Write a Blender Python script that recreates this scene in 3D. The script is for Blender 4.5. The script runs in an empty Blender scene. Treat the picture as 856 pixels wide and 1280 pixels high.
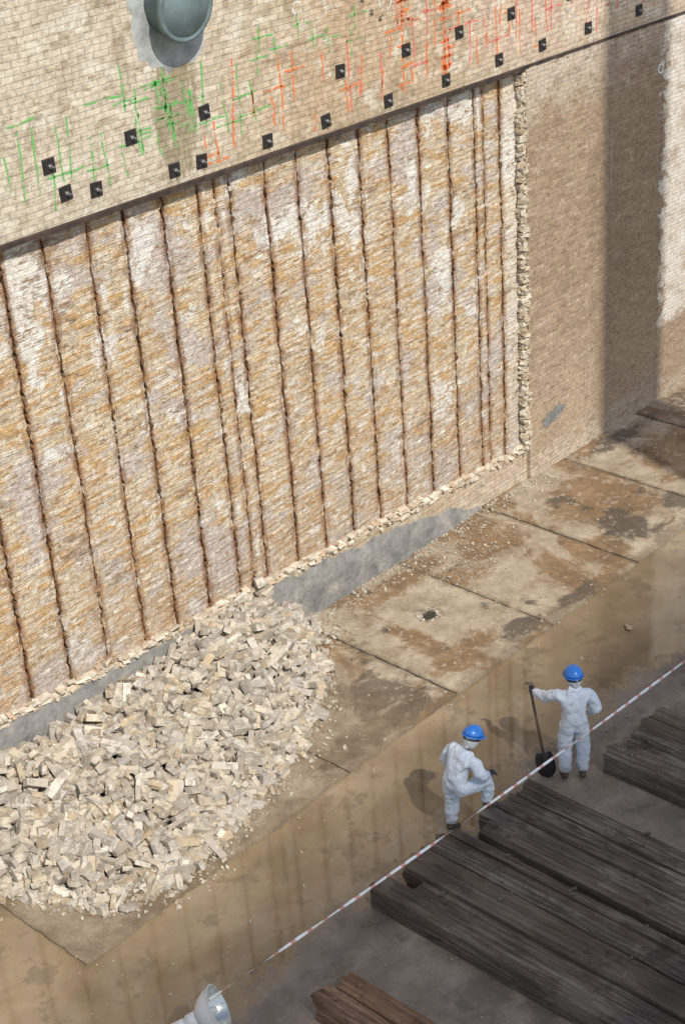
import bpy, math, random
from mathutils import Vector, Matrix, noise, Euler
random.seed(7)
scene=bpy.context.scene
D=15.275; H=13.3
R=random.uniform
def lin(c): return (c[0],c[1],c[2],1.0)
# ---------------------------------------------------------------- node helper
class NT:
    def __init__(s,name):
        s.mat=bpy.data.materials.new(name); s.mat.use_nodes=True
        s.t=s.mat.node_tree; s.n=s.t.nodes; s.bsdf=s.n['Principled BSDF']; s.out=s.n['Material Output']
        s.tc=s.n.new('ShaderNodeTexCoord'); s.obj=s.tc.outputs['Object']
    def put(s,sock,v):
        if isinstance(v,bpy.types.NodeSocket): s.t.links.new(v,sock)
        elif v is not None:
            if isinstance(v,tuple) and len(v)==3 and sock.type=='RGBA': v=lin(v)
            sock.default_value=v
    def math(s,op,a,b=None,c=None,clamp=False):
        m=s.n.new('ShaderNodeMath'); m.operation=op; m.use_clamp=clamp
        s.put(m.inputs[0],a); s.put(m.inputs[1],b)
        if c is not None: s.put(m.inputs[2],c)
        return m.outputs[0]
    def sep(s,v=None):
        m=s.n.new('ShaderNodeSeparateXYZ'); s.put(m.inputs[0],v or s.obj); return m.outputs
    def comb(s,x,y,z=0.0):
        m=s.n.new('ShaderNodeCombineXYZ'); s.put(m.inputs[0],x);s.put(m.inputs[1],y);s.put(m.inputs[2],z); return m.outputs[0]
    def scale(s,v,sc):
        m=s.n.new('ShaderNodeVectorMath'); m.operation='MULTIPLY'; s.put(m.inputs[0],v); m.inputs[1].default_value=sc; return m.outputs[0]
    def noise(s,v=None,scale=1.0,detail=4,rough=.55,dist=0):
        m=s.n.new('ShaderNodeTexNoise'); s.put(m.inputs['Vector'],v or s.obj)
        m.inputs['Scale'].default_value=scale;m.inputs['Detail'].default_value=min(detail,5);m.inputs['Roughness'].default_value=rough;m.inputs['Distortion'].default_value=dist
        return m.outputs['Fac']
    def step(s,v,a,b):
        m=s.n.new('ShaderNodeMapRange'); m.interpolation_type='SMOOTHSTEP'; s.put(m.inputs[0],v)
        m.inputs[1].default_value=a;m.inputs[2].default_value=b;m.inputs[3].default_value=0;m.inputs[4].default_value=1
        return m.outputs[0]
    def mix(s,f,a,b,mode='MIX'):
        m=s.n.new('ShaderNodeMix'); m.data_type='RGBA'; m.blend_type=mode
        s.put(m.inputs[0],f); s.put(m.inputs[6],a); s.put(m.inputs[7],b); return m.outputs[2]
    def mx(s,w,f,a,b): return s.mix(s.math('MULTIPLY',f,w),a,b)
    def patch(s,u,v,cu,cv,ru,rv,n,amt=1.6):
        a=s.math('DIVIDE',s.math('SUBTRACT',u,cu),ru); b=s.math('DIVIDE',s.math('SUBTRACT',v,cv),rv)
        d=s.math('SQRT',s.math('ADD',s.math('MULTIPLY',a,a),s.math('MULTIPLY',b,b)))
        d=s.math('ADD',d,s.math('MULTIPLY',s.math('SUBTRACT',n,.5),amt))
        return s.math('SUBTRACT',1.0,s.step(d,.6,1.1))
    def ramp(s,f,stops):
        m=s.n.new('ShaderNodeValToRGB'); cr=m.color_ramp
        while len(cr.elements)<len(stops): cr.elements.new(.5)
        for e,(p,c) in zip(cr.elements,stops): e.position=p; e.color=lin(c)
        s.put(m.inputs[0],f); return m.outputs[0]
    def brick(s,v,w,h,c1,c2,mo,ms=.006,smooth=.3,bias=0):
        m=s.n.new('ShaderNodeTexBrick'); s.put(m.inputs['Vector'],v); s.put(m.inputs['Color1'],c1); s.put(m.inputs['Color2'],c2); s.put(m.inputs['Mortar'],mo)
        m.inputs['Scale'].default_value=1; m.inputs['Mortar Size'].default_value=ms; m.inputs['Mortar Smooth'].default_value=smooth
        m.inputs['Bias'].default_value=bias;m.inputs['Brick Width'].default_value=w;m.inputs['Row Height'].default_value=h
        return m.outputs['Color'],m.outputs['Fac']
    def bump(s,hgt,dist=.01,strength=1.0):
        m=s.n.new('ShaderNodeBump'); m.inputs['Distance'].default_value=dist; m.inputs['Strength'].default_value=strength
        s.put(m.inputs['Height'],hgt); s.put(s.bsdf.inputs['Normal'],m.outputs[0])
    def fin(s,col,rough=.85,metal=0.0,spec=None):
        s.put(s.bsdf.inputs['Base Color'],col); s.put(s.bsdf.inputs['Roughness'],rough); s.put(s.bsdf.inputs['Metallic'],metal)
        if spec is not None: s.put(s.bsdf.inputs['Specular IOR Level'],spec)
        return s.mat
    def rnd(s):
        g=s.n.new('ShaderNodeNewGeometry'); return g.outputs['Random Per Island']
    def attr(s,n):
        g=s.n.new('ShaderNodeAttribute'); g.attribute_name=n; return g.outputs['Fac']
def wallvec(m,amt=.02):
    o=m.sep()
    n1=m.noise(scale=1.3,detail=2); n2=m.noise(scale=5.0,detail=1)
    x=m.math('ADD',o[0],m.math('MULTIPLY',m.math('SUBTRACT',n2,.5),amt*1.5))
    z=m.math('ADD',o[2],m.math('MULTIPLY',m.math('SUBTRACT',n1,.5),amt*2))
    return m.comb(x,z,0.0),o
# ---------------------------------------------------------------- mesh helper
def mk(name,verts,faces,mat=None,parent=None,smooth=False,loc=None):
    me=bpy.data.meshes.new(name); me.from_pydata([tuple(v) for v in verts],[],faces); me.update()
    ob=bpy.data.objects.new(name,me); scene.collection.objects.link(ob)
    if mat: me.materials.append(mat)
    if parent: ob.parent=parent
    if smooth:
        for p in me.polygons: p.use_smooth=True
    if loc: ob.location=loc
    return ob
def empty(name,loc=(0,0,0),rz=0):
    e=bpy.data.objects.new(name,None); e.location=loc; e.rotation_euler=(0,0,rz); e.empty_display_size=.2
    scene.collection.objects.link(e); return e
BF=[(0,3,2,1),(4,5,6,7),(0,1,5,4),(1,2,6,5),(2,3,7,6),(3,0,4,7)]
def box(V,F,x0,x1,y0,y1,z0,z1):
    b=len(V); V+= [(x0,y0,z0),(x1,y0,z0),(x1,y1,z0),(x0,y1,z0),(x0,y0,z1),(x1,y0,z1),(x1,y1,z1),(x0,y1,z1)]
    F+=[tuple(b+i for i in f) for f in BF]
def rbox(V,F,c,dims,rot,jit=.0):
    b=len(V); a,bb,h=dims[0]/2,dims[1]/2,dims[2]/2
    for p in [(-a,-bb,-h),(a,-bb,-h),(a,bb,-h),(-a,bb,-h),(-a,-bb,h),(a,-bb,h),(a,bb,h),(-a,bb,h)]:
        v=Vector((p[0]+R(-jit,jit),p[1]+R(-jit,jit),p[2]+R(-jit,jit))); v.rotate(rot); V.append((v.x+c[0],v.y+c[1],v.z+c[2]))
    F+=[tuple(b+i for i in f) for f in BF]
def tube(V,F,p0,p1,r0,r1,n=12,caps=True):
    p0=Vector(p0);p1=Vector(p1);d=(p1-p0).normalized(); a=d.orthogonal().normalized(); c=d.cross(a); b=len(V)
    for p,r in((p0,r0),(p1,r1)):
        for i in range(n):
            t=2*math.pi*i/n; V.append(tuple(p+(a*math.cos(t)+c*math.sin(t))*r))
    for i in range(n): F.append((b+i,b+(i+1)%n,b+n+(i+1)%n,b+n+i))
    if caps: F.append(tuple(b+i for i in range(n))[::-1]); F.append(tuple(b+n+i for i in range(n)))
def lathe(V,F,origin,axis,prof,n=32):
    o=Vector(origin);d=Vector(axis).normalized(); a=d.orthogonal().normalized(); c=d.cross(a); b=len(V)
    for r,h in prof:
        for i in range(n):
            t=2*math.pi*i/n; V.append(tuple(o+d*h+(a*math.cos(t)+c*math.sin(t))*r))
    for k in range(len(prof)-1):
        for i in range(n): F.append((b+k*n+i,b+k*n+(i+1)%n,b+(k+1)*n+(i+1)%n,b+(k+1)*n+i))
def nz(x,y=0,z=0): return noise.noise(Vector((x,y,z)))
# ---------------------------------------------------------------- layout
def ledge(x): return 7.24-(x-10.29)*.0147
def zb(x): return 1.25-.0569*(x-9.0)
YU=-.05; YR=.07
def sc(x,z,y):
    k=(D+y)/D; return x*k, H-(H-z)*k
XL,XR=-6.0,40.0; ZT=11.6
TONE=[(.3,(.25,.25,.25)),(.7,(.78,.78,.78))]
# ---------------------------------------------------------------- materials
def mat_upper():
    m=NT('old_brick_upper'); v,o=wallvec(m,.035)
    col,fac=m.brick(v,.23,.078,(.57,.455,.32),(.39,.285,.175),(.45,.375,.275),.006,.7)
    big=m.noise(scale=.5,detail=4,rough=.6); med=m.noise(m.scale(m.obj,(1,1,1.5)),scale=2.0,detail=5,rough=.68); fine=m.noise(scale=14,detail=3)
    cl=m.noise(m.scale(m.obj,(1,1,2.5)),scale=4.2,detail=4,rough=.7)
    xl=m.math('ADD',o[0],m.math('MULTIPLY',m.math('SUBTRACT',big,.5),5.0))
    left=m.math('SUBTRACT',1.0,m.step(xl,12.5,15.5))
    col=m.mx(.5,left,col,(.55,.52,.42))
    col=m.mx(.5,m.step(xl,17.0,20.5),col,(.60,.45,.345))
    bm=m.math('MULTIPLY',m.step(xl,14.0,15.2),m.math('SUBTRACT',1.0,m.step(xl,16.8,19.5)))
    col=m.mx(.6,bm,col,(.44,.315,.19))
    col=m.mx(.6,m.step(med,.52,.62),col,(.64,.59,.48))
    col=m.mx(.65,m.step(cl,.54,.64),col,(.28,.20,.115))
    col=m.mx(.55,m.step(m.noise(m.scale(m.obj,(1.6,1,.6)),scale=1.5,detail=5,rough=.7),.54,.67),col,(.27,.21,.13))
    drip=m.patch(o[0],o[2],13.1,8.1,.42,.8,m.noise(m.scale(m.obj,(3,1,.6)),scale=2.4,detail=4,rough=.7),2.4)
    col=m.mx(.75,drip,col,(.23,.19,.10))
    low=m.math('SUBTRACT',1.0,m.step(m.math('ADD',o[2],m.math('MULTIPLY',med,.8)),7.4,8.0))
    col=m.mx(.35,low,col,(.35,.30,.21))
    col=m.mix(.4,col,m.ramp(fine,TONE),'OVERLAY')
    m.bump(m.math('ADD',m.math('MULTIPLY',fac,-.7),m.math('MULTIPLY',fine,.9)),.013,1.0); return m.fin(col,.9)
def mat_recess():
    m=NT('stripped_brick_backing'); v,o=wallvec(m,.045); r=m.rnd()
    col,fac=m.brick(v,.22,.075,(.62,.51,.355),(.46,.345,.215),(.52,.44,.32),.007,.9)
    big=m.noise(m.scale(m.obj,(1,1,1.3)),scale=.65,detail=5,rough=.66)
    big2=m.noise(m.scale(m.obj,(1.2,3,1.0)),scale=.9,detail=5,rough=.68)
    n2=m.noise(m.scale(m.obj,(1,1,2.2)),scale=2.2,detail=5,rough=.75,dist=.3)
    n3=m.noise(m.scale(m.obj,(.8,1,4.6)),scale=2.2,detail=5,rough=.74); fine=m.noise(scale=17,detail=4,rough=.75)
    col=m.mix(.25,col,(.54,.45,.32))
    col=m.mx(.8,m.step(big,.50,.58),col,(.47,.405,.365))
    och=m.math('MULTIPLY',m.step(n3,.49,.555),m.step(m.math('SUBTRACT',1.0,big),.38,.52))
    col=m.mx(.85,och,col,(.48,.285,.105))
    col=m.mx(.75,m.step(n2,.55,.61),col,(.60,.54,.475))
    pan=m.math('MULTIPLY',m.math('SUBTRACT',r,.5),.08)
    top=m.step(m.math('ADD',o[2],m.math('MULTIPLY',m.math('SUBTRACT',big2,.5),6.0)),4.8,7.0)
    wf=m.math('ADD',m.math('ADD',big2,pan),m.math('MULTIPLY',top,.07))
    col=m.mx(.82,m.step(wf,.575,.63),col,(.72,.69,.615))
    edge=m.step(o[0],19.6,19.75); col=m.mx(.6,edge,col,(.70,.64,.54))
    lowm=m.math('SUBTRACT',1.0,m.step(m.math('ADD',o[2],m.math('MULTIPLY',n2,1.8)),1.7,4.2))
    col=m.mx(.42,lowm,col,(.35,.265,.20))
    sp=m.noise(m.scale(m.obj,(.8,1,2.4)),scale=6.5,detail=4,rough=.70)
    col=m.mx(.85,m.step(sp,.565,.63),col,(.30,.185,.085))
    wh=m.noise(m.scale(m.obj,(.9,1,3.2)),scale=5,detail=4,rough=.72)
    col=m.mx(.8,m.step(wh,.58,.64),col,(.72,.67,.56))
    bs=m.noise(m.scale(m.obj,(.7,1,1.6)),scale=1.1,detail=5,rough=.74)
    col=m.mx(.8,m.step(bs,.575,.65),col,(.27,.185,.12))
    rust=m.attr('rust'); rr=m.math('MULTIPLY',rust,m.step(m.noise(m.scale(m.obj,(3,1,1.0)),scale=4,detail=4),.36,.56))
    col=m.mx(.95,rr,col,(.215,.095,.032))
    col=m.mix(.55,col,m.ramp(fine,TONE),'OVERLAY')
    h=m.math('ADD',m.math('MULTIPLY',fac,-.3),m.math('ADD',fine,m.math('MULTIPLY',n3,1.3)))
    m.bump(h,.026,1.0); return m.fin(col,.92)
def mat_right():
    m=NT('brown_brick_facing'); v,o=wallvec(m,.02)
    col,fac=m.brick(v,.22,.072,(.36,.26,.165),(.26,.18,.11),(.40,.32,.225),.007,.5)
    n1=m.noise(scale=.9,detail=5,rough=.6); n2=m.noise(m.scale(m.obj,(1,1,1.5)),scale=2.4,detail=5,rough=.7); fine=m.noise(scale=16,detail=3)
    zl=m.math('ADD',o[2],m.math('MULTIPLY',m.math('SUBTRACT',n2,.5),2.6))
    col=m.mx(.7,m.step(zl,6.0,6.9),col,(.55,.47,.37))
    col=m.mx(.55,m.step(n1,.5,.68),col,(.24,.165,.10))
    col=m.mx(.5,m.math('SUBTRACT',1.0,m.step(zl,1.0,3.4)),col,(.45,.335,.225))
    col=m.mx(.6,m.math('SUBTRACT',1.0,m.step(zl,.2,.6)),col,(.52,.44,.345))
    col=m.mx(.6,m.step(m.noise(m.scale(m.obj,(1,1,2.5)),scale=5,detail=4,rough=.7),.54,.63),col,(.19,.125,.075))
    col=m.mx(.5,m.step(m.noise(m.scale(m.obj,(1,1,2.0)),scale=3.1,detail=4,rough=.7),.57,.65),col,(.52,.42,.31))
    xl=m.math('ADD',o[0],m.math('MULTIPLY',m.math('SUBTRACT',m.noise(scale=3.5,detail=4,rough=.7),.5),1.1))
    shade_band=m.math('MULTIPLY',m.step(xl,21.7,22.1),m.math('SUBTRACT',1.0,m.step(zl,6.8,7.2)))  # vertical shade band painted into the brick colour
    col=m.mx(.4,shade_band,col,(.20,.135,.085))
    pl=m.math('MULTIPLY',m.step(xl,23.95,24.05),m.step(m.math('ADD',o[2],m.math('MULTIPLY',n2,.6)),1.75,1.95))
    col=m.mx(.92,pl,col,m.ramp(n2,[(.35,(.40,.33,.24)),(.48,(.56,.50,.41)),(.62,(.64,.60,.52))]))
    st=m.math('MULTIPLY',m.step(m.noise(m.scale(m.obj,(9,1,.2)),scale=1.6,detail=3),.62,.72),m.step(o[2],3.0,6.5))
    col=m.mx(.5,st,col,(.60,.55,.46))
    col=m.mix(.4,col,m.ramp(fine,TONE),'OVERLAY')
    m.bump(m.math('ADD',m.math('MULTIPLY',fac,-1.0),m.math('MULTIPLY',fine,.7)),.011,1.0); return m.fin(col,.88)
def mat_cream(name='broken_cream_brick',k=1.0):
    m=NT(name); r=m.rnd(); n=m.noise(scale=9,detail=4,rough=.7); f=lambda *c: tuple(q*k for q in c)
    col=m.ramp(r,[(0,f(.58,.50,.37)),(.35,f(.64,.58,.47)),(.6,f(.46,.38,.28)),(.8,f(.50,.37,.24)),(1,f(.66,.60,.50))])
    col=m.mx(.7,m.step(n,.48,.66),col,f(.34,.26,.17))
    m.bump(m.noise(scale=40,detail=3),.008,1); return m.fin(col,.93)
def mat_rubble():
    m=NT('rubble_brick'); r=m.rnd(); n=m.noise(scale=7,detail=4,rough=.7)
    col=m.ramp(r,[(0,(.42,.365,.28)),(.2,(.53,.47,.37)),(.35,(.31,.265,.205)),(.5,(.56,.485,.365)),(.62,(.44,.335,.21)),(.72,(.38,.34,.29)),(.84,(.63,.57,.465)),(1,(.34,.305,.26))])
    col=m.mx(.7,m.step(n,.46,.62),col,(.25,.215,.17))
    col=m.mx(.5,m.step(m.noise(scale=15,detail=3),.56,.66),col,(.64,.59,.49))
    m.bump(m.noise(scale=45,detail=4,rough=.7),.010,1); return m.fin(col,.93)
def mat_concrete_grey():
    m=NT('grey_mortar'); n=m.noise(scale=3,detail=5,rough=.72)
    col=m.ramp(n,[(.3,(.12,.115,.105)),(.48,(.20,.19,.17)),(.58,(.25,.235,.21)),(.72,(.40,.35,.28))]); m.bump(m.noise(scale=12,detail=5,rough=.7),.035,1); return m.fin(col,.85)
def mat_plain(name,col,rough=.5,metal=0.0,var=.25,scale=20,bumpd=.0):
    m=NT(name); n=m.noise(scale=scale,detail=4)
    a=tuple(c*(1-var) for c in col); b=tuple(min(1,c*(1+var)) for c in col)
    c=m.ramp(n,[(.3,a),(.7,b)])
    if bumpd: m.bump(m.noise(scale=scale*2,detail=4),bumpd,1)
    return m.fin(c,rough,metal)
def mat_slab():
    m=NT('muddy_concrete_slab'); r=m.rnd(); o=m.sep()
    off=m.comb(m.math('MULTIPLY',r,37.0),m.math('MULTIPLY',r,11.0),0.0)
    va=m.n.new('ShaderNodeVectorMath'); va.operation='ADD'; m.put(va.inputs[0],m.obj); m.put(va.inputs[1],off); vv=va.outputs[0]
    n1=m.noise(vv,scale=.62,detail=5,rough=.6,dist=.6); n2=m.noise(vv,scale=2.1,detail=5,rough=.7); n3=m.noise(scale=8,detail=5,rough=.74); fine=m.noise(scale=38,detail=4,rough=.72)
    nw=m.noise(scale=1.9,detail=5,rough=.7,dist=.8)
    col=m.ramp(n2,[(.3,(.22,.165,.105)),(.5,(.32,.255,.175)),(.68,(.42,.35,.255))])
    brown=m.ramp(n2,[(.35,(.12,.068,.030)),(.65,(.24,.145,.07))])
    br=m.step(n1,.50,.57)
    for (a,b,c,d) in ((20.2,-1.5,1.0,1.15),(22.6,-1.6,1.2,.9),(18.0,-.9,.9,.5),(16.2,-.45,1.2,.3),(18.8,-2.3,.6,.5),(24.8,-1.2,1.3,1.2),(15.2,-2.5,.7,.4)):
        br=m.math('MAXIMUM',br,m.patch(o[0],o[1],a,b,c,d,nw,2.4))
    col=m.mx(.85,br,col,brown)
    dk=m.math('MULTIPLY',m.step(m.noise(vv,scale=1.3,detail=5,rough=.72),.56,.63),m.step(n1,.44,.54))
    for (a,b,c,d) in ((22.3,-.35,1.1,.22),(16.35,-2.75,.45,.25),(17.5,-2.9,.6,.16),(19.7,-2.3,.5,.55),(20.9,-2.5,.3,.35),(15.7,-1.45,.22,.16),(13.7,-2.2,.6,.6),(13.2,-2.7,1.0,.3),(23.4,-2.6,.8,.3),(12.5,-2.75,.6,.2),(24.5,-.8,1.0,.6)):  # dark wet stains; the leftmost also stand in for cast shadow streaks
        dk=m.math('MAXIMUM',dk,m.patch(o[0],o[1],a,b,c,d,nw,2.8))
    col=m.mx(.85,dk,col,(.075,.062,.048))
    hole=m.patch(o[0],o[1],15.72,-1.45,.15,.11,n3,1.2); col=m.mix(hole,col,(.03,.025,.02))
    col=m.mx(.55,m.step(n3,.56,.64),col,(.45,.385,.295))
    fx=m.math('FRACT',m.math('DIVIDE',m.math('SUBTRACT',o[0],7.72),2.2235)); ed=m.math('MINIMUM',fx,m.math('SUBTRACT',1.0,fx)); ed=m.math('ADD',ed,m.math('MULTIPLY',m.math('SUBTRACT',n3,.5),.10))
    col=m.mx(.55,m.math('SUBTRACT',1.0,m.step(ed,.0,.05)),col,(.11,.083,.055))
    eo=m.math('ADD',o[1],m.math('MULTIPLY',m.math('SUBTRACT',n2,.5),.9))
    col=m.mx(.5,m.math('SUBTRACT',1.0,m.step(eo,-3.05,-2.75)),col,(.12,.09,.06))
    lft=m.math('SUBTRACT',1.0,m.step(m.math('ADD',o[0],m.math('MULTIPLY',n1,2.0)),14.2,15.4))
    col=m.mx(.6,lft,col,m.ramp(n2,[(.35,(.12,.083,.05)),(.65,(.25,.19,.125))]))  # left slabs: mud tone, with streaky cast shade painted into the colour
    col=m.mix(.4,col,m.ramp(fine,TONE),'OVERLAY')
    wet=m.math('MAXIMUM',m.math('MULTIPLY',br,m.step(n2,.40,.5)),dk)
    ro=m.math('SUBTRACT',.85,m.math('MULTIPLY',wet,.65))
    m.bump(m.math('ADD',m.math('MULTIPLY',n3,.7),m.math('ADD',m.math('MULTIPLY',fine,.5),m.math('MULTIPLY',hole,-3.0))),.012,.9); return m.fin(col,ro)
def mat_floor():
    m=NT('wet_dock_floor'); o=m.sep()
    n1=m.noise(scale=.45,detail=4,rough=.55); n2=m.noise(scale=1.7,detail=5,rough=.7); fine=m.noise(scale=22,detail=5,rough=.7)
    col=m.ramp(n2,[(.3,(.12,.098,.072)),(.5,(.20,.165,.128)),(.68,(.30,.255,.205))])
    yy=m.math('ADD',o[1],m.math('MULTIPLY',m.math('SUBTRACT',n1,.5),2.4))
    yy=m.math('ADD',yy,m.math('MULTIPLY',m.math('SUBTRACT',n2,.5),1.6))
    wet=m.step(yy,-5.05,-4.70)
    col=m.mx(.5,m.step(fine,.54,.68),col,(.33,.28,.215))
    mud=m.ramp(m.noise(scale=.8,detail=4,rough=.55,dist=.4),[(.35,(.17,.12,.068)),(.5,(.23,.168,.10)),(.65,(.29,.22,.138))])
    mud=m.mx(.6,m.step(m.noise(scale=1.6,detail=5,rough=.72),.54,.61),mud,(.13,.098,.064))
    col=m.mx(.95,wet,col,mud)
    dkb=m.math('MULTIPLY',m.step(m.noise(scale=1.1,detail=5,rough=.7),.52,.62),m.math('SUBTRACT',1.0,m.math('MULTIPLY',wet,.85)))
    col=m.mx(.6,dkb,col,(.085,.068,.05))
    inv=m.math('SUBTRACT',1.0,wet)
    ro=m.math('ADD',.035,m.math('MULTIPLY',inv,m.math('ADD',.22,m.math('MULTIPLY',n2,.6))))
    hh=m.math('MULTIPLY',m.math('ADD',m.math('MULTIPLY',fine,.6),m.math('MULTIPLY',n2,1.2)),m.math('ADD',.006,inv))
    m.bump(hh,.025,.8); return m.fin(col,ro,0.0,1.0)
def mat_timber(name='weathered_timber',k=1.0,tint=(1,1,1)):
    m=NT(name); r=m.rnd(); g=m.noise(m.scale(m.obj,(16,.6,16)),scale=1.6,detail=5,rough=.78); n=m.noise(m.scale(m.obj,(1,.6,1)),scale=1.6,detail=5,rough=.72)
    t=lambda c: tuple(a*b*k for a,b in zip(c,tint))
    col=m.ramp(g,[(.36,t((.016,.012,.009))),(.5,t((.085,.066,.050))),(.64,t((.20,.165,.13)))])
    col=m.mx(.8,m.step(n,.45,.56),col,m.ramp(g,[(.38,t((.06,.05,.04))),(.5,t((.17,.145,.118))),(.62,t((.30,.26,.215)))]))
    col=m.mx(.6,m.step(r,.2,1.0),col,t((.10,.064,.040)))
    col=m.mx(.75,m.step(m.noise(scale=1.0,detail=5,rough=.75),.56,.64),col,t((.03,.023,.017)))
    m.bump(g,.03,1); return m.fin(col,m.math('SUBTRACT',.88,m.math('MULTIPLY',n,.4)))
def mat_spray(name,c):
    m=NT(name); n=m.noise(scale=11,detail=3,rough=.75); a=m.math('MULTIPLY',m.step(n,.38,.54),.85)
    m.put(m.bsdf.inputs['Alpha'],a); return m.fin(c,.8)
def mat_cloth():
    m=NT('coverall_fabric'); n=m.noise(scale=5,detail=4,rough=.6); n2=m.noise(m.scale(m.obj,(1,1,.6)),scale=14,detail=4)
    o=m.sep(); low=m.math('SUBTRACT',1.0,m.step(m.math('ADD',o[2],m.math('MULTIPLY',n,.5)),.35,.75))
    col=m.ramp(n,[(.3,(.54,.61,.69)),(.6,(.68,.73,.78))])
    col=m.mx(.5,low,col,(.36,.33,.28))
    col=m.mx(.25,m.step(n2,.58,.7),col,(.42,.42,.42))
    m.bump(n2,.04,.8); return m.fin(col,.75)
M_up=mat_upper();M_rec=mat_recess();M_right=mat_right();M_cream=mat_cream();M_deb=mat_cream('brick_crumbs',.72);M_tooth=mat_cream('toothing_brick',.9);M_rub=mat_rubble();M_grey=mat_concrete_grey()
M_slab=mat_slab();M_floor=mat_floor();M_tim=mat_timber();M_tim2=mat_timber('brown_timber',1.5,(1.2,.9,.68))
M_rust=mat_plain('rusty_iron',(.10,.05,.02),.85,0,.5,14,.01);M_darkst=mat_plain('dark_steel',(.035,.03,.027),.55,.4,.4,12,.004)
M_ledge=mat_plain('rusted_ledge_steel',(.045,.030,.021),.8,0,.5,6,.006)
M_bolt=mat_plain('galvanised_steel',(.45,.45,.45),.4,.8,.2)
M_cloth=mat_cloth();M_blue=mat_plain('blue_helmet_plastic',(.03,.17,.55),.3,0,.08,5);M_glove=mat_plain('dark_glove',(.03,.03,.035),.7)
M_boot=mat_plain('muddy_boot',(.09,.07,.05),.7,0,.4,10,.005);M_skin=mat_plain('skin',(.45,.26,.18),.55,0,.06,8);M_eye=mat_plain('eye_dark',(.03,.02,.02),.3)
M_white=mat_plain('white_enamel',(.72,.72,.70),.4,0,.06);M_refl=mat_plain('reflector',(.55,.58,.56),.3,.6,.1)
M_pipe=mat_plain('weathered_pipe_paint',(.12,.165,.165),.5,0,.35,3,.006)
M_wood=mat_plain('shovel_handle_wood',(.12,.08,.05),.6)

# ---------------------------------------------------------------- floor
mk('dock_floor',[(-120,-120,0),(160,-120,0),(160,.4,0),(-120,.4,0)],[(0,1,2,3)],M_floor)
V=[];F=[]
for k in range(0,15):
    x0=7.72+2.2235*k; dz=R(-.006,.006); b=len(V); pts=[]
    xs0=x0+.012; xs1=x0+2.2235-.012; y0=-3.06; y1=.03
    for i in range(30): pts.append((xs0+(xs1-xs0)*i/30, y0+R(-.014,.014)))
    for i in range(30): pts.append((xs1+R(-.014,.010), y0+(y1-y0)*i/30))
    for i in range(30): pts.append((xs1-(xs1-xs0)*i/30, y1))
    for i in range(30): pts.append((xs0+R(-.010,.014), y1-(y1-y0)*i/30))
    N=len(pts)
    for p in pts: V.append((p[0],p[1],.035+dz))
    for p in pts: V.append((p[0],p[1],-.02))
    F.append(tuple(range(b,b+N)))
    for i in range(N): F.append((b+i,b+N+i,b+N+(i+1)%N,b+(i+1)%N))
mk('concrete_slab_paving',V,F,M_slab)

# ---------------------------------------------------------------- dock wall
W=empty('brick_dock_wall')
V=[];F=[]
xs=[XL+(XR-XL)*i/92 for i in range(93)]
for x in xs: V+=[(x,YU,ledge(x)),(x,YU,ZT),(x,1.2,ledge(x)),(x,1.2,ZT)]
for i in range(92):
    a=i*4;b=a+4
    F+=[(a,b,b+1,a+1),(a+2,b+2,b,a),(a+1,b+1,b+3,a+3)]
mk('upper_facing',V,F,M_up,W)
V=[];F=[];box(V,F,XL,XR,-.12,1.6,ZT,ZT+.35);mk('stone_coping',V,F,M_grey,W)
V=[];F=[];box(V,F,XL-30,XR+40,1.6,80,ZT-.3,ZT+.2);mk('quay_ground',V,F,M_grey)
V=[];F=[];n=60
for i in range(n+1):
    x=20.1+(XR-20.1)*i/n; V+=[(x,YU+.004,-.1),(x,YU+.004,ledge(x)-.001),(x,.5,-.1),(x,.5,ledge(x)-.001)]
for i in range(n):
    a=i*4;b=a+4; F.append((a,b,b+1,a+1))
F.append((2,0,1,3))
mk('lower_facing',V,F,M_right,W)
V=[];F=[];n=260
for i in range(n):
    xa=XL+(XR-XL)*i/n; xb=XL+(XR-XL)*(i+1)/n; za=ledge(xa);zc=ledge(xb); b=len(V)
    pr=-.088 if xa<20 else -.068
    hgt=(.05 if xa<20 else .025)+R(0,.018)
    V+=[(xa,pr,za-hgt),(xb,pr,zc-hgt),(xb,pr,zc+.0),(xa,pr,za+.0),(xa,.10,za-hgt),(xb,.10,zc-hgt),(xb,YU-.001,zc+.01),(xa,YU-.001,za+.01)]
    F+=[(b,b+1,b+2,b+3),(b+4,b+5,b+1,b),(b+3,b+2,b+6,b+7)]
mk('steel_ledge_angle',V,F,M_ledge,W)
kx=(D+YR)/(D+.12)
gx=[9.68,10.33,10.96,11.62,12.20,12.83,13.43,13.98,14.63,15.24,15.86,16.47,17.10,17.75,18.42,19.03,19.64]
g=[(x*kx,R(.024,.038)) for x in gx]+[(13.72*kx,.010),(19.24*kx,.012)]
x=9.05
while x>XL+.5: g.append((x,.034)); x-=.63
g.sort()
edges=[(XL,0)]+g+[(20.2,0)]
V=[];F=[];RU=[]
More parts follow.
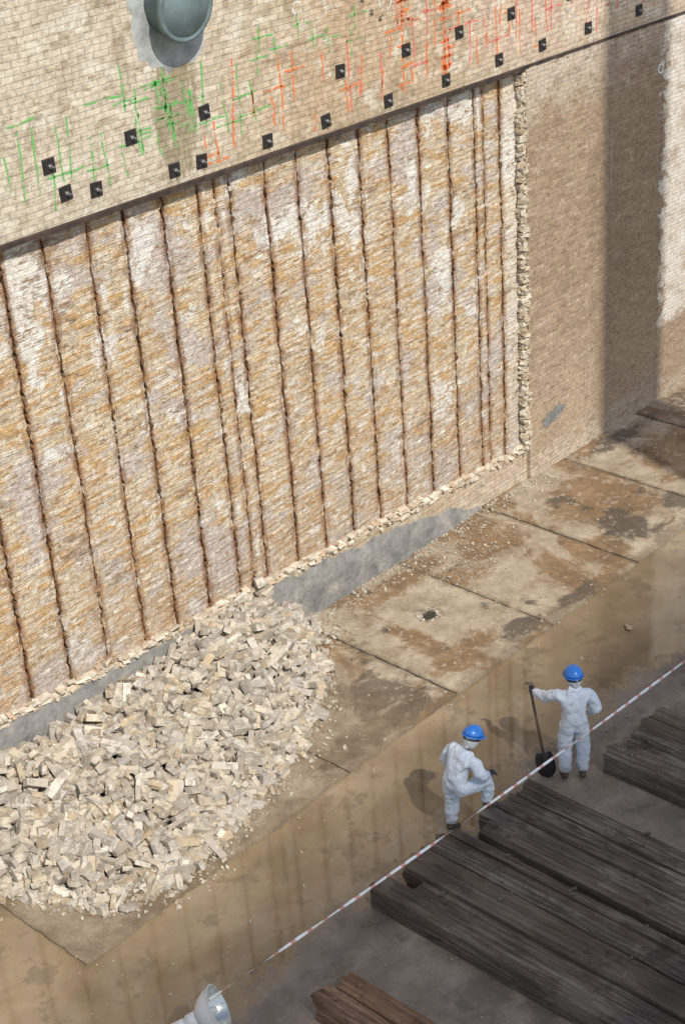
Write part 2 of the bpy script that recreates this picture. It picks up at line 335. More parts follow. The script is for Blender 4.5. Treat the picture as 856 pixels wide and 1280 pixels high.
for i in range(len(edges)-1):
    xa=edges[i][0]+edges[i][1]/2; xb=edges[i+1][0]-edges[i+1][1]/2
    if xb-xa<.05: continue
    dz=.4 if xb<6 else .04
    cols=[0,.025,.055,.095]; wd=xb-xa
    cx=[(c,1-c/.095) for c in cols if c<wd*.45]; mids=[(wd*t,0) for t in (.35,.5,.65)] if wd>.4 else [(wd*.5,0)]
    cc=cx+mids+[(wd-c,r) for c,r in cx[::-1]]
    rows=int((7.35-.3)/dz); b=len(V); nc=len(cc)
    for r in range(rows+1):
        z=.3+(7.35-.3)*r/rows
        jl=nz(xa*3,z*7)*.022+R(-.008,.008)+(.025 if random.random()<.06 else 0); jr=nz(xb*3+9,z*7)*.022+R(-.008,.008)-(.025 if random.random()<.06 else 0)
        for k,(c,ru) in enumerate(cc):
            px=xa+c
            if k==0: px+=jl
            if k==nc-1: px+=jr
            y=YR+nz(px*1.2,z*1.5)*.016+nz(px*6,z*9,3)*.012+R(-.003,.003)
            V.append((px,y,z)); RU.append(ru)
        V.append((xa+jl,YR+.09,z));RU.append(1); V.append((xb+jr,YR+.09,z));RU.append(1)
    st=nc+2
    for r in range(rows):
        for k in range(nc-1):
            a=b+r*st+k; F.append((a,a+1,a+st+1,a+st))
        a=b+r*st; F.append((a+nc,a,a+st,a+st+nc)); F.append((a+nc-1,a+nc+1,a+st+nc+1,a+st+nc-1))
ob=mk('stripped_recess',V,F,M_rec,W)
at=ob.data.attributes.new('rust','FLOAT','POINT'); at.data.foreach_set('value',RU)
mk('slot_backing',[(XL,YR+.085,.2),(20.2,YR+.085,.2),(20.2,YR+.085,7.4),(XL,YR+.085,7.4)],[(0,1,2,3)],M_rust,W)
V=[];F=[]
for x,w in g:
    if x<7.5: continue
    z=zb(x)+R(.05,.3)
    while z<7.05:
        L=R(.03,.16); big=random.random()<.22
        ww=(w*R(.3,.8)) if not big else w*R(1.0,2.0)
        rbox(V,F,(x+R(-.008,.008),YR+R(.0,.03) if not big else YR-.006,z),(ww,.03,L if not big else R(.03,.06)),Euler((0,R(-.25,.25),0)),.008)
        z+=L+R(.02,.28)
mk('rusty_wall_ties',V,F,M_rust,W)
V=[];F=[];n=80
for i in range(n+1):
    x=XL+(20.1-XL)*i/n; V+=[(x,.03,-.05),(x,.03,zb(x)-.05),(x,YR+.02,zb(x)-.02)]
for i in range(n):
    a=i*3;b=a+3; F+=[(a,b,b+1,a+1),(a+1,b+1,b+2,a+2)]
mk('base_course',V,F,M_up,W)
def gt(x):
    if x<=14: return zb(x)-.10
    P=[(14,zb(14)-.10),(16.3,.64),(17.5,.44),(18.3,.24),(18.75,.06)]
    for (a,za),(b,zc) in zip(P,P[1:]):
        if x<=b: return za+(zc-za)*(x-a)/(b-a)
    return .05
V=[];F=[];n=500
for i in range(n+1):
    x=XL+(18.75-XL)*i/n; t=gt(x)+nz(x*2.3)*.08+nz(x*9)*.05
    V+=[(x,-.08+nz(x*3,5)*.04+nz(x*14)*.02,-.02),(x,-.02+nz(x*4,1)*.02,t*.5),(x,.0+nz(x*4,9)*.01,t),(x,.035,t+.01)]
for i in range(n):
    a=i*4;b=a+4
    for k in range(3): F.append((a+k,b+k,b+k+1,a+k+1))
mk('grey_mortar_band',V,F,M_grey,W,True)
V=[];F=[];x=XL
while x<20.0:
    L=R(.03,.15) if x>6 else .3
    for row in range(3):
        if random.random()<.78:
            d=R(.02,.10); rbox(V,F,(x+L/2,YR+.02-d/2,zb(x)+.03-.045*row+R(-.03,.03)),(L*1.2,d+.06,R(.02,.05)),Euler((R(-.35,.35),R(-.25,.25),R(-.3,.3))),.014)
    x+=L
mk('broken_ledge_bricks',V,F,M_cream,W)
V=[];F=[];z=zb(20)
while z<ledge(20)-.1:
    for k in range(4):
        L=R(.04,.13); xx=20.03+R(-.05,.08)
        rbox(V,F,(xx,R(-.02,.05),z+R(-.02,.02)),(L,R(.08,.12),R(.03,.06)),Euler((R(-.25,.25),R(-.25,.25),R(-.5,.5))),.012)
    z+=.055
mk('toothed_broken_bricks',V,F,M_tooth,W)
V=[];F=[];cx,cz=sc(20.85,.95,YU); n=30; V=[(cx,YU-.006,cz)]
for i in range(n):
    t=2*math.pi*i/n; r=1+nz(math.cos(t)*2,math.sin(t)*2)*.3; V.append((cx+.3*math.cos(t)*r+.12*math.sin(t)*r,YU-.004,cz+.14*math.sin(t)*r))
F=[(0,i+1,(i+1)%n+1) for i in range(n)];mk('mortar_patch',V,F,M_grey,W)

# ---------------------------------------------------------------- anchor plates
plates=[(11.13,7.93),(12.38,7.95),(13.59,7.96),(11.31,7.56),(11.76,7.48),(13.00,7.38),(13.46,7.37),(14.63,7.33),(16.08,7.91),(15.74,7.32),(17.01,7.29),(17.43,7.90),(18.27,7.29),(18.60,7.90),(19.51,7.31),(19.82,7.92),(20.58,7.30),(21.3,7.92),(21.78,7.31),(23.0,7.95),(23.2,7.3),(9.9,7.9),(9.1,7.4),(24.6,7.9)]
for i,(px,pz) in enumerate(plates):
    px,pz=sc(px,pz,YU); e=empty('wall_anchor_plate',(px,YU,pz)); V=[];F=[];s=.088
    for (q,y) in [(s,0),(s,.014),(s-.008,.02)]:
        V+=[(-q,-y,-q),(q,-y,-q),(q,-y,q),(-q,-y,q)]
    for k in range(2):
        for j in range(4): F.append((k*4+j,k*4+(j+1)%4,(k+1)*4+(j+1)%4,(k+1)*4+j))
    F.append((8,9,10,11))
    p=mk('plate',V,F,M_darkst,e); p.rotation_euler=(0,R(-.1,.1),0)
    V=[];F=[];tube(V,F,(0,-.015,0),(0,-.045,0),.026,.026,6);mk('nut',V,F,M_bolt,e)
    V=[];F=[];tube(V,F,(0,-.04,0),(.0,-.10,.0),.012,.012,10);mk('stud',V,F,M_bolt,e)

# ---------------------------------------------------------------- spray marks
def marks(name,mat,fn):
    V=[];F=[]
    def seg(x0,z0,x1,z1,w):
        n=max(2,int(math.hypot(x1-x0,z1-z0)/.06)); b=len(V); dx,dz=x1-x0,z1-z0; L=math.hypot(dx,dz)or 1; px,pz=-dz/L,dx/L
        for i in range(n+1):
            t=i/n; ww=w*(.6+.5*abs(nz(x0*9+t*5,z0*7)))*.5; j=nz(x0*3+t*2,z0*5+t)*.03
            cx=x0+dx*t+px*j; cz=z0+dz*t+pz*j; V.append((cx+px*ww,YU-.004,cz+pz*ww));V.append((cx-px*ww,YU-.004,cz-pz*ww))
        for i in range(n): F.append((b+2*i,b+2*i+1,b+2*i+3,b+2*i+2))
    fn(seg); mk(name,V,F,mat,W)
def gf(seg):
    x=10.5
    while x<14.6:
        z0=R(7.4,7.8); seg(x+R(-.03,.03),z0,x+R(-.05,.05),z0+R(.3,.9),.034)
        if random.random()<.6: zz=R(7.6,8.6); seg(x-R(.05,.3),zz,x+R(.1,.35),zz+R(-.02,.02),.034)
        x+=R(.14,.34)
    for k in range(12):
        x=R(12.3,13.5); zz=R(7.6,8.4); seg(x,zz,x+R(-.03,.03),zz+R(.3,.6),.04)
        zz=R(7.8,8.5);seg(x-.2,zz,x+.2,zz,.03)
    for k in range(8): x=R(14.2,16.5);zz=R(8,8.5);seg(x,zz,x,zz+.35,.03);seg(x-.1,zz+.2,x+.25,zz+.2,.03)
def of(seg):
    x=13.5
    while x<20.8:
        z0=R(7.25,7.9); seg(x,z0,x+R(-.04,.04),z0+R(.2,.7),.042)
        if random.random()<.4: zz=R(7.3,8.5); seg(x-R(.05,.2),zz,x+R(.1,.25),zz,.042)
        x+=R(.18,.45)
    for k in range(28): x=17.3+random.choice([0,.05,.9,.95])+R(-.05,.05);zz=R(7.35,8.7);seg(x-.12,zz,x+.14,zz,.055)
    seg(17.3,7.35,17.32,8.8,.055);seg(18.2,7.35,18.22,8.8,.055);seg(14.9,7.4,14.9,8.4,.045);seg(14.0,7.4,14.0,7.9,.05);seg(19.4,7.3,19.4,8.6,.05)
def rf(seg):
    x=16.2
    while x<25:
        z0=R(7.2,8.3); seg(x,z0,x+R(-.04,.04),z0+R(.25,1.0),.042)
        if random.random()<.4: zz=R(7.3,8.6); seg(x-R(.05,.3),zz,x+R(.1,.3),zz,.04)
        x+=R(.2,.5)
def wf(seg):
    for (cx,cz,r) in ((17.0,8.65,.12),(15.3,8.9,.08)):
        for i in range(14):
            a=2*math.pi*i/14;b=2*math.pi*(i+1)/14; seg(cx+r*math.cos(a),cz+r*math.sin(a),cx+r*math.cos(b),cz+r*math.sin(b),.03)
def bf(seg):
    for (cx,cz) in ((16.55,8.75),(16.7,8.55),(16.9,8.45),(17.1,8.85),(16.75,8.9)):
        seg(cx-.05,cz,cx+.05,cz,.10)
marks('green_spray_marks',mat_spray('green_spray',(.14,.48,.12)),gf)
marks('orange_spray_marks',mat_spray('orange_spray',(.80,.20,.05)),of)
marks('red_spray_marks',mat_spray('red_spray',(.78,.18,.15)),rf)
marks('white_circle_marks',mat_spray('white_spray',(.8,.8,.78)),wf)
marks('dark_smears',mat_spray('black_smear',(.05,.05,.05)),bf)
V=[];F=[];cx,cz=sc(23.9,6.2,YU)
lathe(V,F,(cx,YU,cz),(0,-1,0),[(.085,.0),(.085,.006),(.06,.006),(.06,0)],24);mk('white_ring',V,F,M_white,W)

# ---------------------------------------------------------------- drain pipe
P=empty('capped_drain_pipe')
n=48;cx,cz=13.15,9.42
V=[(cx,YU-.012,cz)];F=[]
for rr in (.6,1.0):
    for i in range(n):
        t=2*math.pi*i/n; r=(.74+nz(math.cos(t)*1.5+3,math.sin(t)*1.5)*.26+nz(math.cos(t)*6,math.sin(t)*6)*.10)*rr
        V.append((cx-.0+r*math.cos(t),YU-(.03 if rr<.9 else .003),cz+r*math.sin(t)*1.15))
F=[(0,i+1,(i+1)%n+1) for i in range(n)]+[(1+i,1+n+i,1+n+(i+1)%n,1+(i+1)%n) for i in range(n)]
mk('mortar_collar',V,F,mat_plain('collar_mortar',(.34,.355,.335),.85,0,.35,4,.015),P,True)
V=[];F=[];lathe(V,F,(cx,.3,cz+.03),(0,-1,-.12),[(.38,0),(.39,.62),(.43,.63),(.435,.68),(.42,.70),(.385,.705),(.375,.68),(.36,.69),(.30,.73),(.2,.765),(.1,.785),(.001,.79)],48);mk('pipe_and_cap',V,F,M_pipe,P,True)

# ---------------------------------------------------------------- rubble pile
PB=[(7.0,-.05),(7.6,-.9),(8.0,-1.5),(8.45,-2.35),(9.2,-2.65),(9.9,-2.65),(10.9,-2.35),(11.7,-2.15),(12.4,-1.9),(13.2,-1.45),(13.9,-.8),(14.3,-.3),(14.5,-.05)]
def yb(x):
    if x<=PB[0][0] or x>=PB[-1][0]: return -.02
    for (a,ya),(b,yc) in zip(PB,PB[1:]):
        if x<=b: return ya+(yc-ya)*(x-a)/(b-a)
def ph(x,y):
    b=yb(x)
    if y<b: return 0
    t=1-min(1,max(0,y/b)); e=max(0,min(1,(x-7.0)/1.2,(14.5-x)/1.3))
    h=.82*min(1,t*1.35)**.8*(e**.6); h+=.20*math.exp(-((x-12.5)**2/1.2+(y+.55)**2/.4))
    if y>-.35: h-=.16*(y+.35)/.35*min(1,max(0,(12.9-x)/1.5))
    h+=(nz(x*1.1,y*1.1)*.14+nz(x*2.6,y*2.6,4)*.10)*min(1,t*3)
    return max(0,h)
V=[];F=[];nx,ny=90,44
for i in range(nx+1):
    x=7.0+7.6*i/nx
    for j in range(ny+1):
        y=-2.9+2.92*j/ny; h=ph(x,y); V.append((x,y,(h-.18 if h>.2 else -.02)))
for i in range(nx):
    for j in range(ny):
        a=i*(ny+1)+j;F.append((a,a+ny+1,a+ny+2,a+1))
PL=empty('brick_rubble_pile'); mk('rubble_core',V,F,mat_plain('rubble_dust',(.15,.13,.10),.95,0,.3,8,.02),PL)
V=[];F=[];cnt=0
def abrick(x,y,z):
    u=random.random()
    if u<.62: dims=(R(.20,.27),R(.08,.115),R(.055,.075)); j=.005
    elif u<.73: dims=(R(.27,.40),R(.10,.15),R(.08,.13)); j=.010
    elif u<.85: dims=(R(.11,.16),R(.09,.12),R(.055,.08)); j=.011
    else: dims=(R(.05,.10),R(.04,.08),R(.03,.06)); j=.010
    q=random.random()
    if q<.6: rot=Euler((R(-.55,.55),R(-.5,.5),R(0,6.28)))
    elif q<.85: rot=Euler((R(1.1,2.0),R(-.5,.5),R(0,6.28)))
    else: rot=Euler((R(0,3.1),R(0,3.1),R(0,6)))
    rbox(V,F,(x,y,z),dims,rot,j)
while cnt<2100:
    x=R(7.0,14.5);y=R(-2.9,.0);h=ph(x,y); b=yb(x)
    if y<b: continue
    cnt+=1; abrick(x,y,max(.045,h+R(-.16,-.02)))
cnt=0
while cnt<1250:
    x=R(7.0,14.45);y=R(-2.9,-.02);h=ph(x,y); b=yb(x)
    if y<b+.05: continue
    cnt+=1; abrick(x,y,max(.05,h+R(.0,.10)))
for k in range(330):
    x=R(7.6,14.5); b=yb(x); y=b-abs(random.gauss(0,.11)); abrick(x,y,.065)
for (x,y,z) in [(13.7,-.04,1.0),(13.75,-.07,.9),(13.65,-.04,1.12),(13.6,-.1,.8),(13.8,-.02,.75)]:
    rbox(V,F,(x,y,z),(.22,.12,.14),Euler((R(-.4,.4),R(-.9,.9),R(0,3))),.015)
mk('loose_bricks',V,F,M_rub,PL)
V=[];F=[]
def crumb(x,y,z,s):
    rbox(V,F,(x,y,z+s*.3),(s*R(.7,1.4),s*R(.6,1),s*R(.4,.8)),Euler((R(-.4,.4),R(-.4,.4),R(0,6))),s*.18)
for k in range(1500):
    x=R(7.4,14.7); b=yb(x); y=b-abs(random.gauss(0,.22))
    if x>14.0: y=R(-.9,0)
    crumb(x,y,.035 if (y>-3.05 and x>7.75) else 0,random.choice([.015,.02,.03,.03,.05]))
for k in range(900):
    x=R(14.3,20.5); y=-abs(random.gauss(0,.22))-.03
    if y<-3: continue
    crumb(x,y,.035,random.choice([.01,.015,.02,.02,.035]))
for k in range(300):
    x=random.gauss(17.3,.6); y=random.gauss(-.9,.35)
    if -3<y<-.02: crumb(x,y,.035,random.choice([.01,.015,.02,.03]))
for k in range(1000):
    x=R(6,26);y=R(-9,-.1); z=.035 if y>-3.06 and x>7.72 else 0
    crumb(x,y,z,random.choice([.01,.012,.015,.02,.03]))
for k in range(40): t=R(0,6.28); crumb(15.72+math.cos(t)*R(.12,.22),-1.45+math.sin(t)*R(.1,.18),.035,R(.015,.04))
crumb(17.2,-4.0,.0,.11)
mk('scattered_brick_debris',V,F,M_deb)

# ---------------------------------------------------------------- timber blocks
def beam(V,F,x0,x1,y0,y1,z0,z1,seed):
    n=max(6,int((y1-y0)/.09)); b=len(V); c=.010
    sec=[(x0+c,z0),(x1-c,z0),(x1,z0+c),(x1,(z0+z1)/2),(x1,z1-c),(x1-c,z1),(x0*.25+x1*.75,z1+.001),((x0+x1)/2,z1+.0),(x0*.75+x1*.25,z1+.001),(x0+c,z1),(x0,z1-c),(x0,(z0+z1)/2),(x0,z0+c)]
    m=len(sec); tw=R(-.02,.02); lift=R(-.015,.015)
    for i in range(n+1):
        y=y0+(y1-y0)*i/n; fr=(1-i/n)
        for k,(x,z) in enumerate(sec):
            q=nz(seed,y*1.3)*.008+nz(x*20,y*5,z*20+seed)*.006
            e=(nz(x*14,z*14,seed)*.09 if i in(0,n) else 0)
            V.append((x+q+tw*fr,y+e,z+(nz(x*6,y*1.2,seed)*.008+nz(x*30,y*5,seed)*.006 if z>.05 else 0)+(lift*fr if z>.1 else 0)))
    for i in range(n):
        for k in range(m): F.append((b+i*m+k,b+i*m+(k+1)%m,b+(i+1)*m+(k+1)%m,b+(i+1)*m+k))
    F.append(tuple(b+k for k in range(m))[::-1]); F.append(tuple(b+n*m+k for k in range(m)))
def deck(name,beams,mat,y1):
    V=[];F=[]
    for i,(x0,x1,ye,zt) in enumerate(beams): beam(V,F,x0,x1,y1,ye,.0,zt,i*7.3+x0)
    e=empty(name); mk('beams',V,F,mat,e)
    V=[];F=[]
    for i in range(40):
        (x0,x1,ye,zt)=random.choice(beams); s=R(.015,.045); rbox(V,F,(R(x0,x1),ye-R(.1,3.5),zt+.008),(s,s*R(.6,2.5),s*.4),Euler((R(-.2,.2),R(-.2,.2),R(0,3))),s*.15)
    mk('splinters',V,F,mat,e); return e
deck('timber_keel_block',[(10.47,10.75,-4.95,.315),(10.765,10.975,-5.36,.28),(10.985,11.205,-5.05,.325),(11.215,11.41,-5.0,.31),(11.42,11.625,-5.06,.32),(11.635,11.765,-4.98,.295),(11.775,11.91,-5.10,.315)],M_tim,-10.5)
deck('timber_keel_block',[(12.02,12.28,-5.32,.315),(12.29,12.51,-5.13,.305),(12.52,12.69,-5.22,.325),(12.70,12.87,-5.17,.30),(12.88,13.04,-5.27,.32),(13.05,13.22,-5.22,.30)],M_tim,-10.5)
deck('timber_keel_block',[(14.2,14.46,-5.62,.315),(14.47,14.73,-5.68,.28),(14.74,14.96,-5.70,.325),(14.97,15.21,-5.63,.31),(15.22,15.5,-5.66,.315)],M_tim,-10.5)
deck('timber_keel_block',[(8.78,9.04,-5.66,.33),(9.05,9.32,-5.70,.345)],M_tim2,-10.5)
deck('timber_keel_block',[(16.4,16.7,-5.6,.31),(16.71,17.0,-5.66,.29),(17.01,17.3,-5.6,.3)],M_tim,-10.5)

# ---------------------------------------------------------------- people
def skin(name,joints,edges,mat,parent,sub=2,disp=0.0,seed=0):
    me=bpy.data.meshes.new(name); me.from_pydata([j[0] for j in joints],edges,[]); ob=bpy.data.objects.new(name,me); scene.collection.objects.link(ob)
    md=ob.modifiers.new('s','SKIN'); md.branch_smoothing=.6
    for i,j in enumerate(joints):
        sv=me.skin_vertices[0].data[i]; r=j[1]; sv.radius=(r,r) if not isinstance(r,tuple) else r; sv.use_root=(i==0)
    ss=ob.modifiers.new('u','SUBSURF'); ss.levels=sub; ss.render_levels=sub
    dg=bpy.context.evaluated_depsgraph_get(); dg.update(); nm=bpy.data.meshes.new_from_object(ob.evaluated_get(dg))
    ob.modifiers.clear(); ob.data=nm; nm.materials.clear(); nm.materials.append(mat)
    nm.update()
    if disp:
        nn=[v.normal.copy() for v in nm.vertices]
        for v,q in zip(nm.vertices,nn):
            c=v.co; d=nz(c.x*9+seed,c.y*9,c.z*14)*disp+(1-abs(nz(c.x*12,c.y*12+seed,c.z*22))*2)*disp*.4; v.co=c+q*d
    for p in nm.polygons: p.use_smooth=True
    ob.parent=parent; return ob
def ellip(name,c,r,mat,parent,fn=None,n=24,keep=None):
    V=[];F=[]
    for i in range(n+1):
        th=math.pi*i/n
        for j in range(2*n):
            ph_=2*math.pi*j/(2*n); d=Vector((math.sin(th)*math.sin(ph_),math.sin(th)*math.cos(ph_),math.cos(th)))
            k=fn(d) if fn else 1; V.append((c[0]+d.x*r[0]*k,c[1]+d.y*r[1]*k,c[2]+d.z*r[2]*k))
    for i in range(n):
        for j in range(2*n):
            th=math.pi*(i+.5)/n;ph_=2*math.pi*(j+.5)/(2*n); d=Vector((math.sin(th)*math.sin(ph_),math.sin(th)*math.cos(ph_),math.cos(th)))
            if keep and not keep(d): continue
            F.append((i*2*n+j,i*2*n+(j+1)%(2*n),(i+1)*2*n+(j+1)%(2*n),(i+1)*2*n+j))
    return mk(name,V,F,mat,parent,True)
def hand(name,w,d,side,palm,parent,curl=.9):
    w=Vector(w);d=Vector(d).normalized();side=Vector(side);side=(side-d*side.dot(d)).normalized();palm=d.cross(side) if Vector(palm).dot(d.cross(side))>0 else side.cross(d)
    J=[(tuple(w),.03),(tuple(w+d*.05),(.036)),(tuple(w+d*.085),.036)];E=[(0,1),(1,2)]
    skin(name+'_palm',J,E,M_glove,parent,1)
    for k in range(4):
        o=w+d*.085+side*(.033-.022*k); L=[.042,.047,.044,.035][k]; J=[(tuple(o-d*.01),.012)];p=o;a=0;E=[]
        for s_ in range(3):
            a+=curl*(.6 if s_==0 else 1); p=p+(d*math.cos(a)+palm*math.sin(a))*L*(1,.75,.6)[s_]; J.append((tuple(p),.0115-.001*s_));E.append((s_,s_+1))
        skin(name+'_finger_%d'%(k+1),J,E,M_glove,parent,1)
    o=w+d*.03+side*.03; p1=o+side*.03+d*.025+palm*.01; p2=p1+d*.03+palm*.02; skin(name+'_thumb',[(tuple(o),.014),(tuple(p1),.013),(tuple(p2),.011)],[(0,1),(1,2)],M_glove,parent,1)
def boot(name,a,parent,yaw=0):
    c,s=math.cos(yaw),math.sin(yaw); f=Vector((-s,c,0)); a=Vector(a)
    J=[(tuple(a+Vector((0,0,.06))),.062),(tuple(a+Vector((0,0,-.02))),.058),(tuple(a-f*.03+Vector((0,0,-.055))),.045),(tuple(a+f*.08+Vector((0,0,-.06))),.046),(tuple(a+f*.165+Vector((0,0,-.066))),.036)]
    skin(name,J,[(0,1),(1,2),(1,3),(3,4)],M_boot,parent,2)
def head(c,yaw,tilt,parent):
    e=bpy.data.objects.new('head',None); scene.collection.objects.link(e); e.parent=parent; e.location=c; e.rotation_euler=(tilt,0,yaw)
    def fh(d):
        k=1.0
        if d.y>0: k+=.16*math.exp(-((d.x/.16)**2+((d.z+.08)/.2)**2))*(1 if d.y>.7 else 0) - .05*math.exp(-((abs(d.x)-.32)**2/.02+(d.z-.12)**2/.015))
        if d.z<-.3: k-=.10*abs(d.x)
        return k
    ellip('face',(0,0,0),(.075,.095,.115),M_skin,e,fh)
    for s_ in (-1,1):
        ellip('eye',(s_*.03,.083,.01),(.011,.008,.007),M_eye,e,n=8); ellip('ear',(s_*.077,-.005,-.005),(.012,.02,.032),M_skin,e,n=8)
    ellip('mouth',(0,.084,-.052),(.024,.006,.005),M_eye,e,n=8)
    ellip('hood',(0,-.02,-.02),(.094,.108,.130),M_cloth,e,lambda d:1+nz(d.x*3,d.y*3,d.z*3)*.08,keep=lambda d:not(d.y>.45 and d.z<.75))
    V=[];F=[];lathe(V,F,(0,-.015,-.01),(0,0,1),[(.098,-.012),(.102,-.01),(.102,.012),(.098,.014)],32)
    V=[(v[0],v[1]*1.12,v[2]) for v in V];mk('goggle_strap',V,F,M_glove,e,True)
    V=[];F=[];n=40;rings=12
    for i in range(rings+1):
        t=math.pi/2*i/rings
        for j in range(n):
            p=2*math.pi*j/n; dx,dy=math.sin(p),math.cos(p)
            rg=1+.06*math.exp(-(dx*1.0*math.cos(t)/.14)**2)*(math.sin(t)**.5)
            V.append((dx*.116*math.cos(t)*1.0,dy*.138*math.cos(t)-.005,(.04+.112*math.sin(t)*rg)))
    for i in range(rings):
        for j in range(n): F.append((i*n+j,i*n+(j+1)%n,(i+1)*n+(j+1)%n,(i+1)*n+j))
    b=len(V)
    for q,(ra,rb,zz) in enumerate(((.116,.138,.030),(.114,.136,.022))):
        for j in range(n):
            p=2*math.pi*j/n; dx,dy=math.sin(p),math.cos(p); ex=.012+ (.045*max(0,dy)**2); V.append((dx*(ra+ex),dy*(rb+ex)-.005,zz-(.008 if dy>0 else 0)))
    for j in range(n):
        F.append((j,b+j,b+(j+1)%n,(j+1)%n)[::-1]); F.append((b+j,b+n+j,b+n+(j+1)%n,b+(j+1)%n)[::-1])
    mk('hard_hat',V,F,M_blue,e,True)
def fang(fx,fy): return math.atan2(-fx,fy)
B2=(13.85,-5.42,0); a2=fang(.72,.70); w2=empty('worker',B2,a2)
J=[((0,0,.93),.155),((0,.01,1.08),.145),((0,.03,1.26),.165),((0,.03,1.39),.085),((0,.05,1.47),.06),
 ((-.10,0,.84),.115),((-.115,.03,.48),.09),((-.11,-.01,.14),.082),
 ((.10,0,.84),.115),((.115,.03,.48),.09),((.11,-.01,.14),.082),
 ((-.19,.03,1.33),.088),((-.33,.19,1.19),.068),((-.45,.40,1.13),.05),
 ((.19,.03,1.33),.088),((.29,.0,1.08),.07),((.21,.18,.96),.052)]
E=[(0,1),(1,2),(2,3),(3,4),(0,5),(5,6),(6,7),(0,8),(8,9),(9,10),(2,11),(11,12),(12,13),(2,14),(14,15),(15,16)]
skin('body',J,E,M_cloth,w2,3,.018,1)
boot('boot_l',(-.11,-.01,.10),w2,.15);boot('boot_r',(.11,-.01,.10),w2,-.15)
head((0,.075,1.55),.1,-.1,w2)
hand('hand_l',(-.45,.40,1.13),(-.45,.8,-.1),(.2,.1,1),(1,.3,0),w2,1.1)
hand('hand_r',(.21,.18,.96),(-.4,.7,-.4),(-.3,0,1),(-1,0,0),w2,.5)
def w2w(p):
    v=Vector(p); v.rotate(Euler((0,0,a2))); return v+Vector(B2)
SH=empty('shovel'); top=w2w((-.495,.53,1.18)); tip=w2w((-.32,.06,.01)); ax=(tip-top).normalized(); sock=top+ax*((tip-top).length-.34)
V=[];F=[];tube(V,F,top,sock,.017,.019,12);mk('handle',V,F,M_wood,SH,True)
side=(Vector((.58,-.81,0))-ax*ax.dot(Vector((.58,-.81,0)))).normalized(); nrm=side.cross(ax).normalized()
V=[];F=[];tube(V,F,top-side*.05,top+side*.05,.015,.015,10);mk('grip',V,F,M_wood,SH,True)
V=[];F=[];nu,nv=10,12
for i in range(nv+1):
    t=i/nv; wd=.12*(1 if t<.6 else math.sqrt(max(.02,1-((t-.6)/.42)**2)));wd*=min(1,.75+t)
    for j in range(nu+1):
        u=-1+2*j/nu; V.append(tuple(sock+ax*(.34*t)+side*(u*wd)+nrm*(.035*u*u+.03*t*t)))
for i in range(nv):
    for j in range(nu): a=i*(nu+1)+j;F.append((a,a+1,a+nu+2,a+nu+1))
bl=mk('blade',V,F,M_darkst,SH,True); so=bl.modifiers.new('t','SOLIDIFY'); so.thickness=.005
B1=(12.10,-4.84,0); a1=fang(.95,-.30); w1=empty('worker',B1,a1)
J=[((.10,-.03,.84),.155),((.10,.04,.98),.145),((.09,.13,1.14),.165),((.09,.19,1.25),.085),((.09,.24,1.31),.06),
 ((0,-.02,.76),.115),((-.03,.05,.44),.09),((0,-.02,.14),.082),
 ((.20,.03,.76),.115),((.245,.40,.80),.09),((.22,.37,.46),.078),
 ((-.10,.14,1.20),.088),((-.22,.07,.98),.07),((-.19,.16,.77),.052),
 ((.28,.16,1.20),.088),((.38,.23,.98),.07),((.27,.37,.90),.052)]
skin('body',J,E,M_cloth,w1,3,.018,5)
boot('boot_l',(0,-.02,.10),w1,.2);boot('boot_r',(.22,.38,.42),w1,0)
head((.09,.29,1.38),.25,-.4,w1)
hand('hand_l',(-.19,.16,.77),(.05,.3,-.9),(.6,.6,0),(1,0,0),w1,.5)
hand('hand_r',(.27,.37,.90),(-.2,.9,-.15),(-1,0,.2),(0,0,-1),w1,.5)

# ---------------------------------------------------------------- barrier tape + stanchion + floodlight
mt=NT('red_white_tape'); o=mt.sep(); s_=mt.math('FRACT',mt.math('MULTIPLY',o[0],4.2)); c=mt.mix(mt.math('GREATER_THAN',s_,.72),(.80,.80,.78),(.65,.30,.26)); MT=mt.fin(c,.45)
V=[];F=[];n=300;pa=Vector((7.62,-5.36,1.03));pb=Vector((17.4,-5.95,1.05))
for i in range(n+1):
    t=i/n; p=pa.lerp(pb,t); p.z-=.16*4*t*(1-t)*.5; tw=1.1+nz(t*9)*2.5; w=.016
    V+=[(p.x,p.y+w*math.cos(tw),p.z+w*math.sin(tw)),(p.x,p.y-w*math.cos(tw),p.z-w*math.sin(tw))]
for i in range(n): F.append((2*i,2*i+1,2*i+3,2*i+2))
mk('barrier_tape',V,F,MT)
e=empty('stanchion',(17.4,-5.95,0));V=[];F=[];tube(V,F,(0,0,0),(0,0,1.1),.025,.025,12);mk('post',V,F,M_darkst,e)
V=[];F=[];tube(V,F,(0,0,0),(0,0,.04),.18,.15,20);mk('base',V,F,M_darkst,e)
L=empty('floodlight'); c=Vector((7.58,-5.46,.98)); ax=Vector((.66,-.60,.42)).normalized(); k=1.18
V=[];F=[];lathe(V,F,c,ax,[(r*k,h*k) for r,h in [(.03,-.16),(.09,-.14),(.15,-.08),(.19,0),(.205,.05),(.212,.055),(.198,.055)]],36);mk('reflector_shell',V,F,M_white,L,True)
V=[];F=[];lathe(V,F,c,ax,[(r*k,h*k) for r,h in [(.198,.055),(.185,.01),(.145,-.07),(.08,-.125),(.0,-.14)]],36);mk('reflector_inner',V,F,M_refl,L,True)
V=[];F=[];lathe(V,F,c,ax,[(.0,-.50),(.05,-.495),(.06,-.47),(.06,-.34),(.045,-.33),(.05,-.31),(.075,-.30),(.08,-.18),(.04,-.15)],20);mk('lamp_body',V,F,M_white,L,True)
V=[];F=[];lathe(V,F,c,ax,[(0.0,.04),(.03,.03),(.04,-.02),(.025,-.1)],16);mk('bulb',V,F,M_white,L,True)
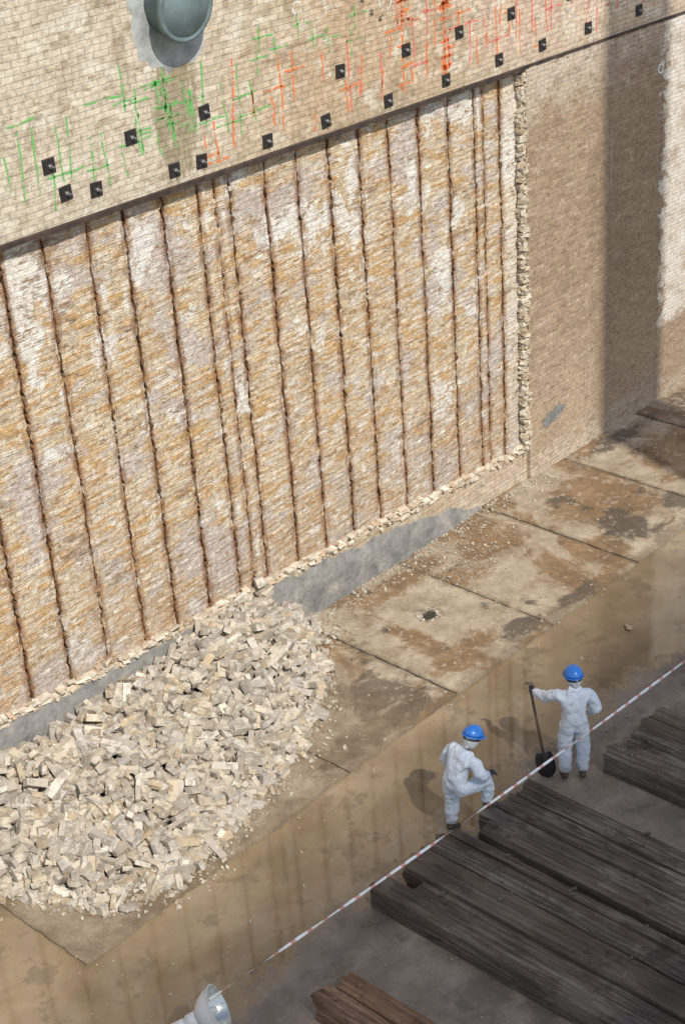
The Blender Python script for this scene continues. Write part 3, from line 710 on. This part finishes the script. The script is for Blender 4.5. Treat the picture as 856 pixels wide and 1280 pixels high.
V=[];F=[];q=c-ax*.2; tube(V,F,q,(q.x,q.y,.72),.02,.02,10)
for k in range(3):
    t=2.1*k; tube(V,F,(q.x,q.y,.78),(q.x+.4*math.cos(t),q.y+.4*math.sin(t),0),.014,.014,8)
mk('tripod',V,F,M_darkst,L)

# ---------------------------------------------------------------- added shade blockers: overhead slats and a slatted upright (unseen, behind the viewpoint)
S=empty('floor_shade_blocker'); M_blocker=mat_plain('shade_blocker_steel',(.25,.25,.24),.6,0,.2,2)  # unseen platform added for its soft partial shade on the floor
V=[];F=[];y=-16.7
while y>-26:
    d=-16.7-y
    w=.07*(.20+.80*min(1,d/1.2))*.86
    b=len(V); V+=[(-8,y-w,15.92),(34,y-w,15.92),(34,y,15.92),(-8,y,15.92)]; F.append((b,b+1,b+2,b+3)); y-=.07
mk('floor_shade_slats',V,F,M_blocker,S)
V=[];F=[]
for yy in (-18.4,-21.5,-26): box(V,F,-8,34,yy-.12,yy,15.6,15.895)
for xx in (-8,6,20,34):
    for yy in (-21.7,-26.0): box(V,F,xx,xx+.3,yy,yy+.3,0,15.59)
mk('shade_blocker_frame',V,F,M_blocker,S)
T=empty('wall_shade_blocker'); V=[];F=[]  # unseen upright added to throw the shade band on the right wall
z=15.94
while z<36: box(V,F,16.6,18.2,-19.2,-19.19,z,z+.058); z+=.08
for xx in (16.48,18.2): box(V,F,xx,xx+.12,-19.25,-19.13,15.94,36)
mk('wall_shade_slats',V,F,M_blocker,T)

# ---------------------------------------------------------------- light
sd=Vector((-.3,-1,1.185)).normalized()
sun=bpy.data.lights.new('sun','SUN'); sun.energy=4.7; sun.angle=math.radians(.6); sun.color=(1,.95,.88)
so=bpy.data.objects.new('sun',sun); scene.collection.objects.link(so); so.rotation_euler=sd.to_track_quat('Z','Y').to_euler(); so.location=(0,-10,30)
w=bpy.data.worlds.new('World'); scene.world=w; w.use_nodes=True; nt=w.node_tree
sky=nt.nodes.new('ShaderNodeTexSky'); sky.sky_type='NISHITA'; sky.sun_disc=False; sky.sun_elevation=math.asin(sd.z); sky.sun_rotation=math.atan2(sd.x,sd.y)
nt.links.new(sky.outputs[0],nt.nodes['Background'].inputs[0]); nt.nodes['Background'].inputs[1].default_value=.15
scene.view_settings.view_transform='Standard'; scene.view_settings.look='None'; scene.view_settings.exposure=0
# ---------------------------------------------------------------- camera
cam=bpy.data.cameras.new('camera'); co=bpy.data.objects.new('camera',cam); scene.collection.objects.link(co)
Wm=Matrix(((0.6746013408659399,0.39209553290152876,-0.6254391449058356),(-0.7353227599757912,0.28243194371320735,-0.6160622012686431),(-0.06491124373683649,0.8754960252617066,0.47884573735963387)))
Mx=Wm.to_4x4(); Mx.translation=Vector((0,-D,H)); co.matrix_world=Mx
cam.sensor_fit='VERTICAL'; cam.sensor_height=24; cam.lens=2060/1280*24; cam.clip_start=.1; cam.clip_end=600
scene.camera=co
